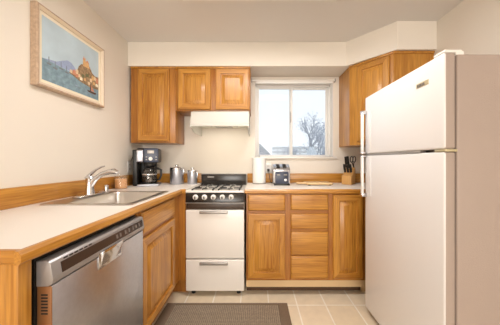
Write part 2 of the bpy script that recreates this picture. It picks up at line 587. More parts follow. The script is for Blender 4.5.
bm = BM(); box(bm, -.662, -.604, FACE, FACE + .02, BOT, TOP); box(bm, -.735, -.604, FACE + .06, FACE + .07, 0, BOT); part(t, 'corner_filler', bm, [FR_Z, FR_Y])

t = thing('end_panel', 'oak end panel and post closing the near end of the counter by the dishwasher', 'panel', (-.95, .65, 0))
bm = BM(); box(bm, XL + .002, LX - .038, .635, .652, 0, TOP, .001); part(t, 'panel', bm, OAK)
bm = BM(); box(bm, LX - .038, LX, .632, .672, 0, TOP, .003); part(t, 'post', bm, OAK)

# ------------------------------------------------------------------ worktops
def edging(bm, p0, p1, mi):
    pass
CT = .914
wt = thing('worktop', 'cream laminate worktop with oak edging holding the sink', 'worktop', (-.95, 1.5, TOP))
SX0, SX1, SY0, SY1 = -1.165, -.70, 1.265, 1.775      # sink cut-out
bm = BM()
CE = -.643
box(bm, XL + .001, CE, .624, SY0, TOP + .001, CT)
box(bm, XL + .001, CE, SY1, YB - .001, TOP + .001, CT)
box(bm, XL + .001, SX0, SY0, SY1, TOP + .001, CT)
box(bm, SX1, CE, SY0, SY1, TOP + .001, CT)
box(bm, CE, -.600, 1.951, YB - .001, TOP + .001, CT)
part(wt, 'laminate', bm, M_LAM)
bm = BM()
prof = [(0, TOP + .001), (.012, TOP + .001), (.018, TOP + .008), (.018, CT - .010), (.010, CT), (0, CT)]
prism(bm, [(CE + a, z) for a, z in prof], .606, 1.933, 'y', 1)
prism(bm, [(.624 - a, z) for a, z in prof], XL + .001, CE, 'x', 2)
prism(bm, [(1.951 - a, z) for a, z in prof], CE, -.600, 'x', 2)
part(wt, 'edging', bm, [OAK_Z, OAK_Y, OAK_X])
bm = BM()
box(bm, XL + .001, XL + .02, .62, YB - .02, CT, 1.018, .003, mi=1)
box(bm, XL + .02, -.600, YB - .02, YB - .001, CT, 1.018, .003, mi=2)
part(wt, 'backsplash', bm, [OAK_Z, OAK_Y, OAK_X])

wr = thing('worktop', 'cream laminate worktop with oak edging under the window', 'worktop', (.7, 2.25, TOP))
bm = BM(); box(bm, -.096, XR - .001, 1.951, YB - .001, TOP + .001, CT); part(wr, 'laminate', bm, M_LAM)
bm = BM(); prism(bm, [(1.951 - a, z) for a, z in prof], -.096, XR - .001, 'x', 0); part(wr, 'edging', bm, [OAK_X])
bm = BM(); box(bm, -.096, XR - .001, YB - .02, YB - .001, CT, 1.018, .003); part(wr, 'backsplash', bm, [OAK_X])

# ------------------------------------------------------------------ sink and faucet
sk = thing('kitchen_sink', 'single bowl stainless steel sink set into the left worktop', 'sink', (-.93, 1.52, CT))
def rect(z, ins, r=.05, n=5, x0=-1.195, x1=-.675, y0=1.235, y1=1.805):
    a0, a1, b0, b1 = x0 + ins, x1 - ins, y0 + ins, y1 - ins
    pts = []
    for cx, cy, s in ((a1 - r, b1 - r, 0), (a0 + r, b1 - r, 90), (a0 + r, b0 + r, 180), (a1 - r, b0 + r, 270)):
        for k in range(n + 1):
            an = R(s + 90 * k / n)
            pts.append((cx + r * math.cos(an), cy + r * math.sin(an), z))
    return pts
bm = BM()
BW = dict(x0=-1.075, x1=-.715, y0=1.275, y1=1.765)
def outer(z, ins, r): return rect(z, ins, r)
loops = [rect(CT + .0005, 0, .03), rect(CT + .005, .006, .03), rect(CT + .005, .010, .03),
         rect(CT + .004, 0, .05, **BW), rect(CT - .006, .006, .05, **BW), rect(CT - .12, .014, .06, **BW), rect(CT - .155, .03, .06, **BW), rect(CT - .16, .06, .05, **BW)]
prev = None
for lp in loops:
    v = [bm.verts.new(p) for p in lp]
    if prev:
        n = len(v)
        for i in range(n):
            bm.faces.new((prev[i], prev[(i + 1) % n], v[(i + 1) % n], v[i]))
    prev = v
bm.faces.new(prev)
part(sk, 'basin', bm, M_SINK)
bm = BM(); lathe(bm, [(.042, CT - .159), (.042, CT - .156), (.03, CT - .155)], -.895, 1.52, 24); part(sk, 'drain', bm, M_CHROME)

fa = thing('faucet', 'chrome single lever faucet on the back rim of the sink', 'faucet', (-1.13, 1.55, CT + .005))
zf = CT + .0055
bm = BM(); box(bm, -1.158, -1.102, 1.43, 1.67, zf, zf + .012, .006, 3); part(fa, 'deck_plate', bm, M_CHROME)
bm = BM(); lathe(bm, [(.030, zf + .011), (.028, zf + .03), (.023, zf + .07), (.024, zf + .105), (.026, zf + .12), (.020, zf + .132)], -1.13, 1.55, 24); part(fa, 'body', bm, M_CHROME)
bm = BM(); tube(bm, [(-1.13, 1.55, zf + .06), (-1.09, 1.55, zf + .115), (-1.05, 1.55, zf + .145), (-1.00, 1.55, zf + .162), (-.965, 1.55, zf + .165), (-.94, 1.55, zf + .155)],
     [.019, .017, .016, .0175, .019, .013], 14)
part(fa, 'spout', bm, M_CHROME)
bm = BM(); tube(bm, [(-1.15, 1.55, zf + .118), (-1.12, 1.55, zf + .150), (-1.085, 1.55, zf + .178), (-1.05, 1.55, zf + .196), (-1.03, 1.55, zf + .200)], [.018, .014, .010, .009, .007], 12, flat=.7)
part(fa, 'lever', bm, M_CHROME)
bm = BM(); lathe(bm, [(.018, zf), (.018, zf + .006), (.0155, zf + .008), (.0155, zf + .052), (.013, zf + .058)], -1.125, 1.712, 20)
single('air_gap', bm, M_CHROME, 'short chrome cylinder standing on the sink rim right of the faucet', 'air gap', (-1.125, 1.712, zf))

# ------------------------------------------------------------------ dishwasher
dw = thing('dishwasher', 'stainless steel dishwasher with dark control band under the left worktop', 'dishwasher', (-.93, .97, 0))
D0, D1, DX = .690, 1.252, -.617
bm = BM(); box(bm, -1.22, LX - .006, D0 - .006, D1 + .004, .10, .868); part(dw, 'tub', bm, M_DARKIN)
bm = BM(); box(bm, LX - .004, DX - .002, D0, D1, .115, .776, .003, mi=0)
for f in bm.faces:
    if f.calc_center_median().y < D0 + .002: f.material_index = 1
part(dw, 'door', bm, [M_STEEL, M_DWSIDE])
bm = BM()
prism(bm, [(LX - .004, .775), (DX - .012, .775), (DX + .002, .782), (DX + .004, .80), (DX - .004, .846), (DX - .012, .852), (LX - .004, .852)], D0 - .002, D1, 'y', bev=.002)
cp = part(dw, 'control_panel', bm, M_DWP)
bm = BM()
# dark band lying on the sloping front of the panel
def on_panel(y, z, lift=.0012):
    x = DX + .004 - (z - .80) / .046 * .008
    return (x + lift, y, z)
def decal(bm, y0, y1, z0, z1, lift=.0012, mi=0):
    a = [on_panel(y0, z0, lift), on_panel(y1, z0, lift), on_panel(y1, z1, lift), on_panel(y0, z1, lift)]
    b = [on_panel(y0, z0, -.001), on_panel(y1, z0, -.001), on_panel(y1, z1, -.001), on_panel(y0, z1, -.001)]
    A = [bm.verts.new(p) for p in a]; B = [bm.verts.new(p) for p in b]
    fs = [bm.faces.new(A), bm.faces.new(B[::-1])]
    for i in range(4): fs.append(bm.faces.new((A[i], B[i], B[(i + 1) % 4], A[(i + 1) % 4])))
    for f in fs: f.material_index = mi
decal(bm, .722, 1.235, .803, .836)
part(cp, 'control_band', bm, M_DWBAND)
bm = BM()
for y in (1.005, 1.03, 1.07, 1.10, 1.135, 1.165, 1.195):
    bm = BM(); decal(bm, y, y + .012, .812, .828, .0018); part(cp, 'button', bm, M_GREYTXT)
bm = BM()
for k in range(6):
    decal(bm, .735 + k * .022, .751 + k * .022, .8395, .8445, .0006)
part(cp, 'vent_slots', bm, M_DARKIN)
bm = BM()
box(bm, DX - .0015, DX + .003, .892, 1.046, .728, .799, .0015)
hp = part(dw, 'pocket_handle', bm, M_CHROME)
bm = BM(); prism(bm, [(DX + .0028, .738), (DX + .014, .788), (DX + .014, .797), (DX + .0028, .797)], .905, 1.035, 'y', bev=.001); part(hp, 'scoop', bm, M_CHROME)
bm = BM()
for k in range(7):
    z = .690 + k * .0095
    box(bm, LX + .010, LX + .030, D0 - .0006, D0 + .0005, z, z + .005)
part(dw, 'edge_vent', bm, M_DARKIN)
bm = BM(); box(bm, LX - .10, LX - .09, D0, D1, 0, .10); part(dw, 'kick_plate', bm, M_BLACK)

# ------------------------------------------------------------------ range
rg = thing('gas_range', 'narrow white gas range with black control panel and four burners', 'range', (-.349, 2.2, 0))
GX0, GX1, GF = -.597, -.1015, 1.945
bm = BM(); box(bm, GX0, GX1, GF + .03, YB - .03, .045, .883, .003); part(rg, 'body', bm, M_ENAMEL)
bm = BM(); prism(bm, [(GF - .005, .884), (GF - .010, .888), (GF - .006, .900), (GF + .004, .9035), (GF + .016, .899), (YB - .08, .899), (YB - .08, .884)], GX0 - .001, GX1 + .001, 'x', bev=.003)
part(rg, 'cooktop', bm, M_ENAMEL)
bm = BM(); prism(bm, [(GF + .03, .802), (GF - .012, .802), (GF - .018, .81), (GF - .005, .880), (GF + .03, .883)], GX0, GX1, 'x', bev=.002)
panel = part(rg, 'control_panel', bm, M_PANEL)
bm = BM(); box(bm, GX0 - .001, GX1 + .001, GF - .021, GF + .02, .796, .803, .002); part(rg, 'panel_trim', bm, M_SATIN)
for px in (195.6, 204.6, 213.5, 222.4, 231.2):
    x = (px - 256) * 1.935 / 228
    b = BM(); lathe(b, [(.0225, 0), (.0225, .008), (.0205, .011), (.018, .022), (.015, .024)], 0, 0, 22)
    b.transform(Matrix.Translation((x, GF - .0105, .850)) @ Matrix.Rotation(PI / 2 + .2, 4, 'X'))
    kn = part(panel, 'knob', b, M_WHITE)
    b = BM(); box(b, -.005, .005, -.0125, .0125, .022, .030, .002)
    b.transform(Matrix.Translation((x, GF - .0105, .850)) @ Matrix.Rotation(PI / 2 + .2, 4, 'X'))
    part(panel, 'knob_grip', b, M_BLACK)
bm = BM(); box(bm, GX0 + .002, GX1 - .002, GF + .005, GF + .03, .742, .796, .002); part(rg, 'vent_strip', bm, M_VENT)
bm = BM(); box(bm, GX0, GX1, GF - .008, GF + .028, .325, .738, .006, 3); od = part(rg, 'oven_door', bm, M_ENAMEL)
bm = BM(); box(bm, -.478, -.238, GF - .026, GF - .007, .708, .732, .006, 3); part(od, 'handle', bm, M_SATIN)
bm = BM(); box(bm, GX0, GX1, GF - .006, GF + .028, .048, .316, .006, 3); dr = part(rg, 'broiler_drawer', bm, M_ENAMEL)
bm = BM(); box(bm, -.478, -.238, GF - .024, GF - .005, .272, .298, .006, 3); part(dr, 'handle', bm, M_SATIN)
for x in (GX0 + .05, GX1 - .05):
    for y in (GF + .06, YB - .08):
        bm = BM(); lathe(bm, [(.018, 0), (.018, .012), (.010, .016), (.010, .046)], x, y, 14); part(rg, 'leg', bm, M_BLACK)
bm = BM(); box(bm, GX0 + .005, GX1 - .005, YB - .078, YB - .028, .89, 1.013, .006); bgd = part(rg, 'backguard', bm, M_PANEL)
bm = BM(); box(bm, GX1 - .006, GX1, YB - .080, YB - .026, .89, 1.016, .002); box(bm, GX0, GX1, YB - .080, YB - .026, 1.012, 1.017, .002); part(bgd, 'trim', bm, M_SATIN)
bm = BM()
xx = -.522
for w in (.010, .006, .008, .011, .004, .008, .006):
    box(bm, xx, xx + w, YB - .0795, YB - .0775, .978, .988); xx += w + .0025
part(bgd, 'badge', bm, M_SATIN)
bm = BM(); box(bm, GX0 + .06, GX1 - .06, YB - .0795, YB - .0775, .925, .933); part(bgd, 'vent_slot', bm, M_DARKIN)
for cx in (-.465, -.235):
    for cy in (2.075, 2.315):
        z = .900
        bm = BM()
        lathe(bm, [(.07, z - .002), (.078, z + .003), (.055, z + .001)], cx, cy, 24)
        pan = part(rg, 'drip_bowl', bm, M_ENAMEL)
        bm = BM(); lathe(bm, [(.026, z), (.026, z + .004), (.022, z + .006)], cx, cy, 18); part(rg, 'burner', bm, M_IRON)
        bm = BM()
        h = .09
        for s in (-1, 1):
            box(bm, cx + s * h - .005, cx + s * h + .005, cy - h, cy + h, z + .006, z + .012, .002)
            box(bm, cx + s * .032, cx + s * h, cy - .005, cy + .005, z + .006, z + .014, .002)
            box(bm, cx - .005, cx + .005, cy + min(s * .032, s * h), cy + max(s * .032, s * h), z + .006, z + .014, .002)
            for q in (-1, 1):
                box(bm, cx + s * h - .006, cx + s * h + .006, cy + q * h - .006, cy + q * h + .006, z - .001, z + .012, .002)
        part(rg, 'grate', bm, M_IRON)

# ------------------------------------------------------------------ wall cabinets
UF = 2.255
UT = SOF - .002
t = thing('wall_cabinet', 'tall oak wall cabinet with one door above the coffee maker', 'cabinet', (-1.02, 2.4, 1.336))
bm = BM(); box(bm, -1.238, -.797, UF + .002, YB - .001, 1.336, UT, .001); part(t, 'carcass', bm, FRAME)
bm = BM(); raised_door(bm, -1.166, -.852, 1.352, 2.062, UF); part(t, 'door', bm, OAK)
bm = BM(); box(bm, -1.238, -.797, UF - .006, UF + .002, UT - .018, UT, .002); part(t, 'top_moulding', bm, OAK)

t = thing('wall_cabinet', 'short oak wall cabinet with two doors above the range hood', 'cabinet', (-.42, 2.4, 1.652))
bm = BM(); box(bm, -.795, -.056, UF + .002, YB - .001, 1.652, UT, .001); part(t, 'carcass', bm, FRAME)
bm = BM(); raised_door(bm, -.766, -.445, 1.662, 2.062, UF); part(t, 'door', bm, OAK)
bm = BM(); raised_door(bm, -.397, -.066, 1.662, 2.062, UF); part(t, 'door', bm, OAK)
bm = BM(); box(bm, -.795, -.056, UF - .006, UF + .002, UT - .018, UT, .002); part(t, 'top_moulding', bm, OAK)

P0, P1 = Vector((.925, 2.255)), Vector((1.168, 1.937))
ang = math.atan2(P1.y - P0.y, P1.x - P0.x)
LEN = (P1 - P0).length
cz = 1.308
t = thing('corner_wall_cabinet', 'diagonal oak corner wall cabinet above the knife block', 'cabinet', (1.25, 2.3, cz))
bm = BM(); prism(bm, [(.925, YB - .001), (.925, 2.257), (1.170, 1.939), (XR - .002, 1.939), (XR - .002, YB - .001)], cz, UT); part(t, 'carcass', bm, OAK)
MD = Matrix.Translation((P0.x, P0.y, 0)) @ Matrix.Rotation(ang, 4, 'Z')
bm = BM(); raised_door(bm, .085, .372, cz + .03, UT - .03, -.001); bm.transform(MD); part(t, 'door', bm, OAK)
bm = BM(); box(bm, 0, LEN, -.008, 0, UT - .018, UT, .001); bm.transform(MD); box(bm, 1.168, XR - .002, 1.930, 1.939, UT - .018, UT, .001); part(t, 'top_moulding', bm, OAK)

# ------------------------------------------------------------------ range hood
hd = thing('range_hood', 'white range hood under the short wall cabinet', 'range hood', (-.34, 2.35, 1.45))
HX0, HX1 = -.612, -.066
bm = BM()
th = .012
def hood_profile():
    return [(YB - .002, 1.650), (2.25, 1.650), (2.145, 1.617), (2.125, 1.505), (2.105, 1.490), (2.105, 1.478), (2.125, 1.478), (2.14, 1.487), (2.165, 1.605), (2.25, 1.638), (YB - .002, 1.638)]
prism(bm, hood_profile(), HX0, HX1, 'x')
for x in (HX0, HX1 - th):
    prism(bm, [(YB - .002, 1.648), (2.25, 1.648), (2.146, 1.616), (2.126, 1.505), (2.107, 1.488), (2.107, 1.470), (2.16, 1.462), (2.21, 1.440), (2.27, 1.430), (YB - .002, 1.430)], x, x + th, 'x')
part(hd, 'shell', bm, M_HOODW)
bm = BM(); box(bm, HX0 + th, HX1 - th, 2.17, YB - .003, 1.520, 1.528); part(hd, 'underside', bm, M_HOODIN)
bm = BM(); box(bm, -.43, -.25, 2.30, 2.50, 1.514, 1.520, .002); part(hd, 'filter', bm, M_SATIN)
for x in (-.43, -.185):
    bm = BM(); box(bm, x, x + .012, 2.14, 2.19, 1.480, 1.522, .002); part(hd, 'switch', bm, M_SATIN)
bm = BM(); box(bm, -.40, -.28, 2.20, 2.28, 1.508, 1.520, .005); part(hd, 'lamp', bm, M_HOODLAMP)
bm = BM()
for x in (-.20, -.175, -.145, -.11):
    box(bm, x, x + .012, 2.1465, 2.1505, 1.600, 1.608)
bm.transform(Matrix.Translation((0, -.003, 0)))
box(bm, -.20, -.098, 2.1435, 2.1475, 1.598, 1.6005); part(hd, 'lettering', bm, M_BADGE)

# ------------------------------------------------------------------ refrigerator
fr = thing('refrigerator', 'large white top-freezer refrigerator along the right wall', 'refrigerator', (1.2, 1.38, 0))
FX, FN, FF, FT = .835, 1.010, 1.747, 1.638
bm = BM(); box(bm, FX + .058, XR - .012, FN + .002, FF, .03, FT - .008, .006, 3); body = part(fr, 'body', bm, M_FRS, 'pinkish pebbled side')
bm = BM(); box(bm, FX + .048, FX + .060, FN + .008, FF - .006, .05, FT - .014); part(fr, 'gasket', bm, M_GASKET)
def fridge_door(z0, z1):
    bm = BM(); box(bm, FX, FX + .050, FN, FF, z0, z1, .010, 4)
    for f in bm.faces:
        f.normal_update()
        f.material_index = 0 if f.normal.x < -.5 else 1
    return bm
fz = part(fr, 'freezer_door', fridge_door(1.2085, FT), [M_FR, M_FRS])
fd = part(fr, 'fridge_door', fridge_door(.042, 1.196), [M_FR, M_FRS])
for (dpar, z0, z1) in ((fz, 1.215, 1.519), (fd, .900, 1.190)):
    bm = BM()
    box(bm, .796, .812, 1.712, 1.738, z0, z1, .005, 3)
    h = part(dpar, 'handle', bm, M_WHITE)
    bm = BM()
    top = z1 if dpar is fz else z0
    box(bm, .794, FX + .001, 1.710, 1.740, top - .014, top + .014, .004)
    part(h, 'end_cap', bm, M_CHROME)
    bm = BM()
    mid = z0 if dpar is fz else z1
    box(bm, .794, FX + .001, 1.710, 1.740, mid - .006, mid + .008, .003)
    part(h, 'end_cap', bm, M_CHROME)
    bm = BM(); box(bm, FX - .004, FX + .001, 1.655, 1.700, z0, z1, .002); part(h, 'reflection_strip', bm, M_FR)  # raised strip stands in for the handle's reflection on the door
bm = BM(); box(bm, FX + .002, FX + .055, FN - .004, FN + .06, 1.1965, 1.208, .002); part(fr, 'hinge', bm, M_BADGE)
bm = BM(); box(bm, FX + .004, FX + .085, FN + .004, FN + .07, FT + .001, FT + .014, .005, 3); box(bm, FX + .055, FX + .094, FN + .006, FN + .06, FT - .009, FT + .008, .003); part(fr, 'hinge_cover', bm, M_WHITE)
bm = BM(); box(bm, FX + .001, FX + .03, FN + .15, FF - .02, 1.1965, 1.2085); part(fr, 'divider_trim', bm, M_SATIN)
bm = BM(); box(bm, FX - .002, FX + .001, 1.102, 1.187, 1.528, 1.552, .001); bd = part(fz, 'badge', bm, M_BADGE)
bm = BM()
yy = 1.178
for w in (.009, .006, .009, .006, .008):
    box(bm, FX - .0028, FX - .0018, yy - w, yy, 1.534, 1.546); yy -= w + .003
box(bm, FX - .0028, FX - .0018, 1.126, 1.178, 1.532, 1.5342); part(bd, 'lettering', bm, M_GREYTXT)
for x in (FX + .09, XR - .08):
    for y in (FN + .05, FF - .05):
        bm = BM(); lathe(bm, [(.02, 0), (.02, .02), (.012, .032)], x, y, 14); part(fr, 'foot', bm, M_BLACK)
bm = BM(); box(bm, FX + .06, FX + .07, FN + .02, FF - .02, .008, .042); part(fr, 'toe_grille', bm, M_BLACK)

# ------------------------------------------------------------------ rug
rug = thing('rug', 'brown woven kitchen mat with a darker border on the tiles', 'rug', (-.22, 1.2, 0))
RX0, RX1, RY0, RY1, bw = -.715, .252, .55, 1.842, .075
bm = BM(); box(bm, RX0 + bw, RX1 - bw, RY0 + bw, RY1 - bw * .35, .0005, .0075); part(rug, 'woven_field', bm, weave('brown_weave', (158, 143, 124), (120, 107, 92), 100))
bm = BM()
for a in ((RX0, RX0 + bw, RY0, RY1), (RX1 - bw, RX1, RY0, RY1), (RX0 + bw, RX1 - bw, RY0, RY0 + bw), (RX0 + bw, RX1 - bw, RY1 - bw * .35, RY1)):
    box(bm, *a, .0005, .009, .002)
part(rug, 'border', bm, mat('brown_binding', (124, 106, 88), 0.9, bump=(300, 0.4), mottled=(120, 0.1)))

# ------------------------------------------------------------------ framed picture
pc = thing('framed_picture', 'framed harbour painting hanging high on the left wall', 'picture', (XL, 1.557, 1.588))
PY0, PY1, PZ0, PZ1 = 1.273, 1.842, 1.583, 2.052
fx = XL + .001
bm = BM()
fwid = .027
fp = [(0, 0), (.030, 0), (.037, .006), (.037, .016), (.030, fwid)]   # (out from the wall, inwards across the frame)
def frame_ring(bm, loops, mi):
    prev = None; first = None
    rings = []
    for (o, ins) in loops:
        rings.append([bm.verts.new((fx + o, *c)) for c in ((PY0 + ins, PZ0 + ins), (PY1 - ins, PZ0 + ins), (PY1 - ins, PZ1 - ins), (PY0 + ins, PZ1 - ins))])
    rings.append(rings[0])
    for k, (a, b) in enumerate(zip(rings, rings[1:])):
        for i in range(4):
            f = bm.faces.new((a[i], a[(i + 1) % 4], b[(i + 1) % 4], b[i])); f.material_index = mi[k]
frame_ring(bm, [(0, 0), (.034, 0), (.040, .005), (.040, .012), (.028, fwid), (0, fwid)], [0, 0, 0, 1, 1, 0])
part(pc, 'frame', bm, [M_FRAME, M_FRAMEIN])
bm = BM(); box(bm, fx + .010, fx + .020, PY0 + fwid, PY1 - fwid, PZ0 + fwid, PZ1 - fwid); part(pc, 'mount', bm, M_MATB)
def P(col, r=.7, mt=None): return mat('paint_%d_%d_%d' % col, col, r, mottled=mt or (70, .10))
paints = [P((188, 207, 218), .7, (6, .10)), P((150, 164, 196)), P((126, 152, 164), .7, (40, .22)), P((150, 124, 94), .7, (60, .45)), P((214, 172, 118)), P((204, 140, 112)), P((108, 112, 78)), P((84, 56, 44)), P((238, 228, 206)), P((222, 196, 160)), P((120, 126, 132))]
A0, A1, B0, B1 = PY0 + .048, PY1 - .048, PZ0 + .047, PZ1 - .047
bm = BM()
def art(pts, mi, lift):
    q = [(A0 + u * (A1 - A0), B0 + v * (B1 - B0)) for u, v in pts]
    prism(bm, q, fx + .0195, fx + .0200 + lift, 'x', mi)
art([(0, 0), (1, 0), (1, 1), (0, 1)], 0, .0005)
art([(.0, .33), (.10, .36), (.2, .38), (.3, .45), (.38, .50), (.45, .49), (.52, .42), (.62, .37), (.7, .33)], 1, .0008)
art([(0, 0), (1, 0), (1, .30), (.72, .31), (0, .335)], 2, .0010)
art([(.40, .30), (.48, .36), (.55, .40), (.58, .50), (.63, .57), (.80, .60), (.86, .50), (.92, .47), (1, .48), (1, .22), (.8, .20), (.6, .23)], 3, .0013)
art([(.66, .55), (.665, .68), (.70, .68), (.70, .72), (.715, .72), (.715, .66), (.78, .65), (.80, .56)], 4, .0016)
art([(.66, .68), (.68, .745), (.70, .68)], 5, .0018); art([(.72, .66), (.75, .70), (.79, .65)], 5, .0018)
for (u, v, w, h, m) in ((.42, .31, .04, .05, 9), (.47, .30, .05, .08, 5), (.52, .34, .05, .07, 9), (.60, .26, .05, .05, 8), (.76, .24, .05, .05, 9), (.52, .28, .05, .05, 5), (.57, .30, .04, .05, 9), (.84, .36, .05, .08, 4), (.89, .38, .05, .06, 9), (.94, .34, .05, .09, 5), (.80, .31, .05, .06, 9), (.87, .28, .05, .05, 4), (.64, .33, .05, .05, 6), (.72, .38, .06, .05, 6), (.93, .27, .06, .05, 8), (.68, .28, .04, .05, 4)):
    art([(u, v), (u + w, v), (u + w, v + h), (u + w / 2, v + h * 1.25), (u, v + h)], m, .0019)
art([(.74, .13), (.77, .10), (.92, .09), (.95, .13)], 7, .0022)
art([(.81, .13), (.825, .13), (.825, .27), (.81, .27)], 7, .0022); art([(.83, .14), (.90, .14), (.835, .25)], 5, .0022)
for (u, v) in ((.06, .30), (.15, .27), (.24, .31), (.33, .29)):
    art([(u, v), (u + .07, v), (u + .06, v - .025), (u + .01, v - .025)], 10, .0022)
    art([(u + .03, v), (u + .036, v), (u + .036, v + .10), (u + .03, v + .10)], 10, .0022)
for k in range(16):
    u, v = random.uniform(.02, .85), random.uniform(.02, .22)
    art([(u, v), (u + random.uniform(.04, .10), v + .003), (u + .03, v + .010)], 1 if k % 2 else 10, .0012)
part(pc, 'print', bm, paints)

# ------------------------------------------------------------------ things on the left worktop
t = thing('jar_candle', 'peach candle in a clear glass jar beside the coffee maker', 'candle', (-1.175, 1.985, CT))
bm = BM(); lathe(bm, [(.044, CT + .005), (.047, CT + .012), (.047, CT + .086), (.012, CT + .088)], -1.175, 1.985); part(t, 'wax', bm, M_WAX)
bm = BM(); lathe(bm, [(.046, CT + .0005), (.052, CT + .006), (.052, CT + .112), (.050, CT + .116), (.0485, CT + .112), (.0485, CT + .010), (.02, CT + .004)], -1.175, 1.985); part(t, 'jar', bm, M_JAR)
bm = BM(); tube(bm, [(-1.175, 1.985, CT + .087), (-1.174, 1.985, CT + .100)], .0015, 6); part(t, 'wick', bm, M_IRON)

cm = thing('coffee_maker', 'black and silver drip coffee maker with glass carafe in the left corner', 'coffee maker', (-1.065, 2.26, CT), R(16))
def lp(name, bm, m, par=None): return part(par or cm, name, bm, m, local=True)
bm = BM(); box(bm, -.085, .105, -.105, .12, .0005, .022, .008, 3); lp('base', bm, M_STEEL)
bm = BM(); lathe(bm, [(.066, .022), (.066, .027), (.05, .028)], .012, -.03, 28); lp('hot_plate', bm, M_BLACK)
bm = BM(); box(bm, -.085, .065, .055, .12, .022, .30, .010, 3); lp('tower', bm, M_BLACK)
bm = BM(); box(bm, -.135, -.088, -.05, .10, .0005, .35, .012, 3); lp('water_tank', bm, M_BLACK)
bm = BM(); box(bm, -.090, .105, -.10, .12, .225, .365, .016, 3); hd2 = lp('brew_head', bm, M_BLACK)
bm = BM(); box(bm, -.088, -.030, -.106, -.02, .232, .345, .008, 3); lp('silver_panel', bm, M_STEEL, hd2)
bm = BM(); box(bm, -.026, .104, -.112, -.095, .228, .362, .006, 3); fp2 = lp('front_panel', bm, M_NAVY, hd2)
bm = BM(); box(bm, .006, .066, -.1135, -.111, .312, .342, .001); lp('display', bm, M_SATIN, fp2)
b = BM(); lathe(b, [(.017, 0), (.017, .008), (.012, .010)], 0, 0, 20); b.transform(Matrix.Translation((.036, -.1115, .262)) @ Matrix.Rotation(PI / 2, 4, 'X')); lp('dial', b, M_WHITE, fp2)
bm = BM()
for x in (-.008, .078):
    for z in (.25, .275):
        bm = BM(); box(bm, x, x + .014, -.1135, -.111, z, z + .008, .001); lp('button', bm, M_SATIN, fp2)
bm = BM(); lathe(bm, [(.035, .185), (.050, .19), (.056, .228)], .012, -.03, 24); lp('filter_basket', bm, M_BLACK)
bm = BM(); lathe(bm, [(.060, .0285), (.070, .034), (.074, .07), (.070, .115), (.055, .150), (.051, .160), (.0495, .160), (.068, .113), (.072, .07), (.068, .036), (.055, .031)], .012, -.03, 28); ca = lp('carafe', bm, M_CARAFE)
bm = BM(); lathe(bm, [(.050, .160), (.052, .176), (.030, .183)], .012, -.03, 24); lp('lid', bm, M_BLACK, ca)
bm = BM(); lathe(bm, [(.0718, .106), (.0725, .112), (.0710, .118)], .012, -.03, 28, cap=False); lp('band', bm, M_CHROME, ca)
bm = BM(); tube(bm, [(.060, -.05, .168), (.095, -.06, .168), (.122, -.066, .155), (.124, -.066, .10), (.108, -.062, .062), (.085, -.055, .055)], [.010, .011, .012, .011, .010, .008], 10); lp('handle', bm, M_BLACK, ca)
cord = BM(); tube(cord, [(-.12, .09, .30), (-.13, .13, .31), (-.17, .12, .28), (-.19, .07, .20), (-.19, .05, .19)], .004, 8); lp('cord', cord, M_BLACK)

def canister(label, x, y, r, h, lid):
    t = thing('canister', label, 'canister', (x, y, CT), 0, 'steel canisters by the range')
    b = BM(); lathe(b, [(r * .97, .0005), (r, .004), (r, h), (r * .97, h + .002)], 0, 0, 32); part(t, 'jar', b, M_STEEL, local=True)
    b = BM(); lathe(b, [(r * 1.03, h + .0025), (r * 1.03, h + .018), (r * .96, h + .024), (.012, h + .026), (.011, h + .034), (.018, h + .040), (.017, h + .050), (.008, h + .053)], 0, 0, 32); part(t, 'lid', b, M_CHROME, local=True)
    b = BM(); tube(b, [(r * .98, -.02, h - .055), (r + .012, -.022, h - .03), (r * 1.0, -.02, h + .008)], .003, 8); part(t, 'clip', b, M_CHROME, local=True)
    return t
canister('larger brushed steel canister with knobbed lid next to the coffee maker', -.832, 2.40, .070, .150, 1)
canister('smaller brushed steel canister with knobbed lid beside the range', -.665, 2.385, .050, .122, 1)

# ------------------------------------------------------------------ things on the right worktop
t = thing('paper_towel_holder', 'white paper towel roll standing upright beside the range', 'paper towels', (.034, 2.43, CT))
bm = BM(); lathe(bm, [(.072, CT + .0005), (.072, CT + .008), (.06, CT + .010)], .034, 2.43); part(t, 'base', bm, M_SATIN)
bm = BM(); lathe(bm, [(.066, CT + .011), (.069, CT + .016), (.069, CT + .268), (.066, CT + .272), (.022, CT + .272)], .034, 2.43, 36); part(t, 'paper_roll', bm, M_PAPER)
bm = BM(); lathe(bm, [(.006, CT + .265), (.006, CT + .288), (.011, CT + .293), (.006, CT + .300)], .034, 2.43, 14); part(t, 'spindle', bm, M_CHROME)

t = thing('toaster', 'chrome two-slice toaster with black end panel beneath the window', 'toaster', (.256, 2.36, CT))
TX0, TX1, TY0, TY1 = .170, .339, 2.235, 2.495
bm = BM(); box(bm, TX0 + .006, TX1 - .006, TY0 + .008, TY1, CT + .0005, CT + .022, .005); part(t, 'base', bm, M_BLACK)
bm = BM()
z0, z1 = CT + .02, CT + .208
prism(bm, [(TY0 + .012, z0), (TY0 + .012, CT + .148), (TY0 + .045, CT + .180), (TY0 + .115, z1), (TY1 - .04, z1), (TY1, z1 - .04), (TY1, z0)], TX0, TX1, 'x', bev=.010)
part(t, 'shell', bm, M_SHELL)
for x in (.204, .268):
    bm = BM()
    prism(bm, [(TY0 + .035, CT + .166), (TY0 + .033, CT + .1695), (TY0 + .0445, CT + .1808), (TY0 + .1145, z1 + .0010), (TY1 - .05, z1 + .0010), (TY1 - .05, z1 - .01), (TY0 + .12, z1 - .01)], x, x + .036, 'x')
    part(t, 'slot', bm, M_DARKIN)
bm = BM()
prism(bm, [(TX0 + .018, CT + .020), (TX1 - .018, CT + .020), (TX1 - .018, CT + .125), (TX1 - .03, CT + .138), (TX0 + .03, CT + .138), (TX0 + .018, CT + .125)], TY0 + .002, TY0 + .014, 'y', bev=.003)
ep = part(t, 'end_panel', bm, M_NAVY)
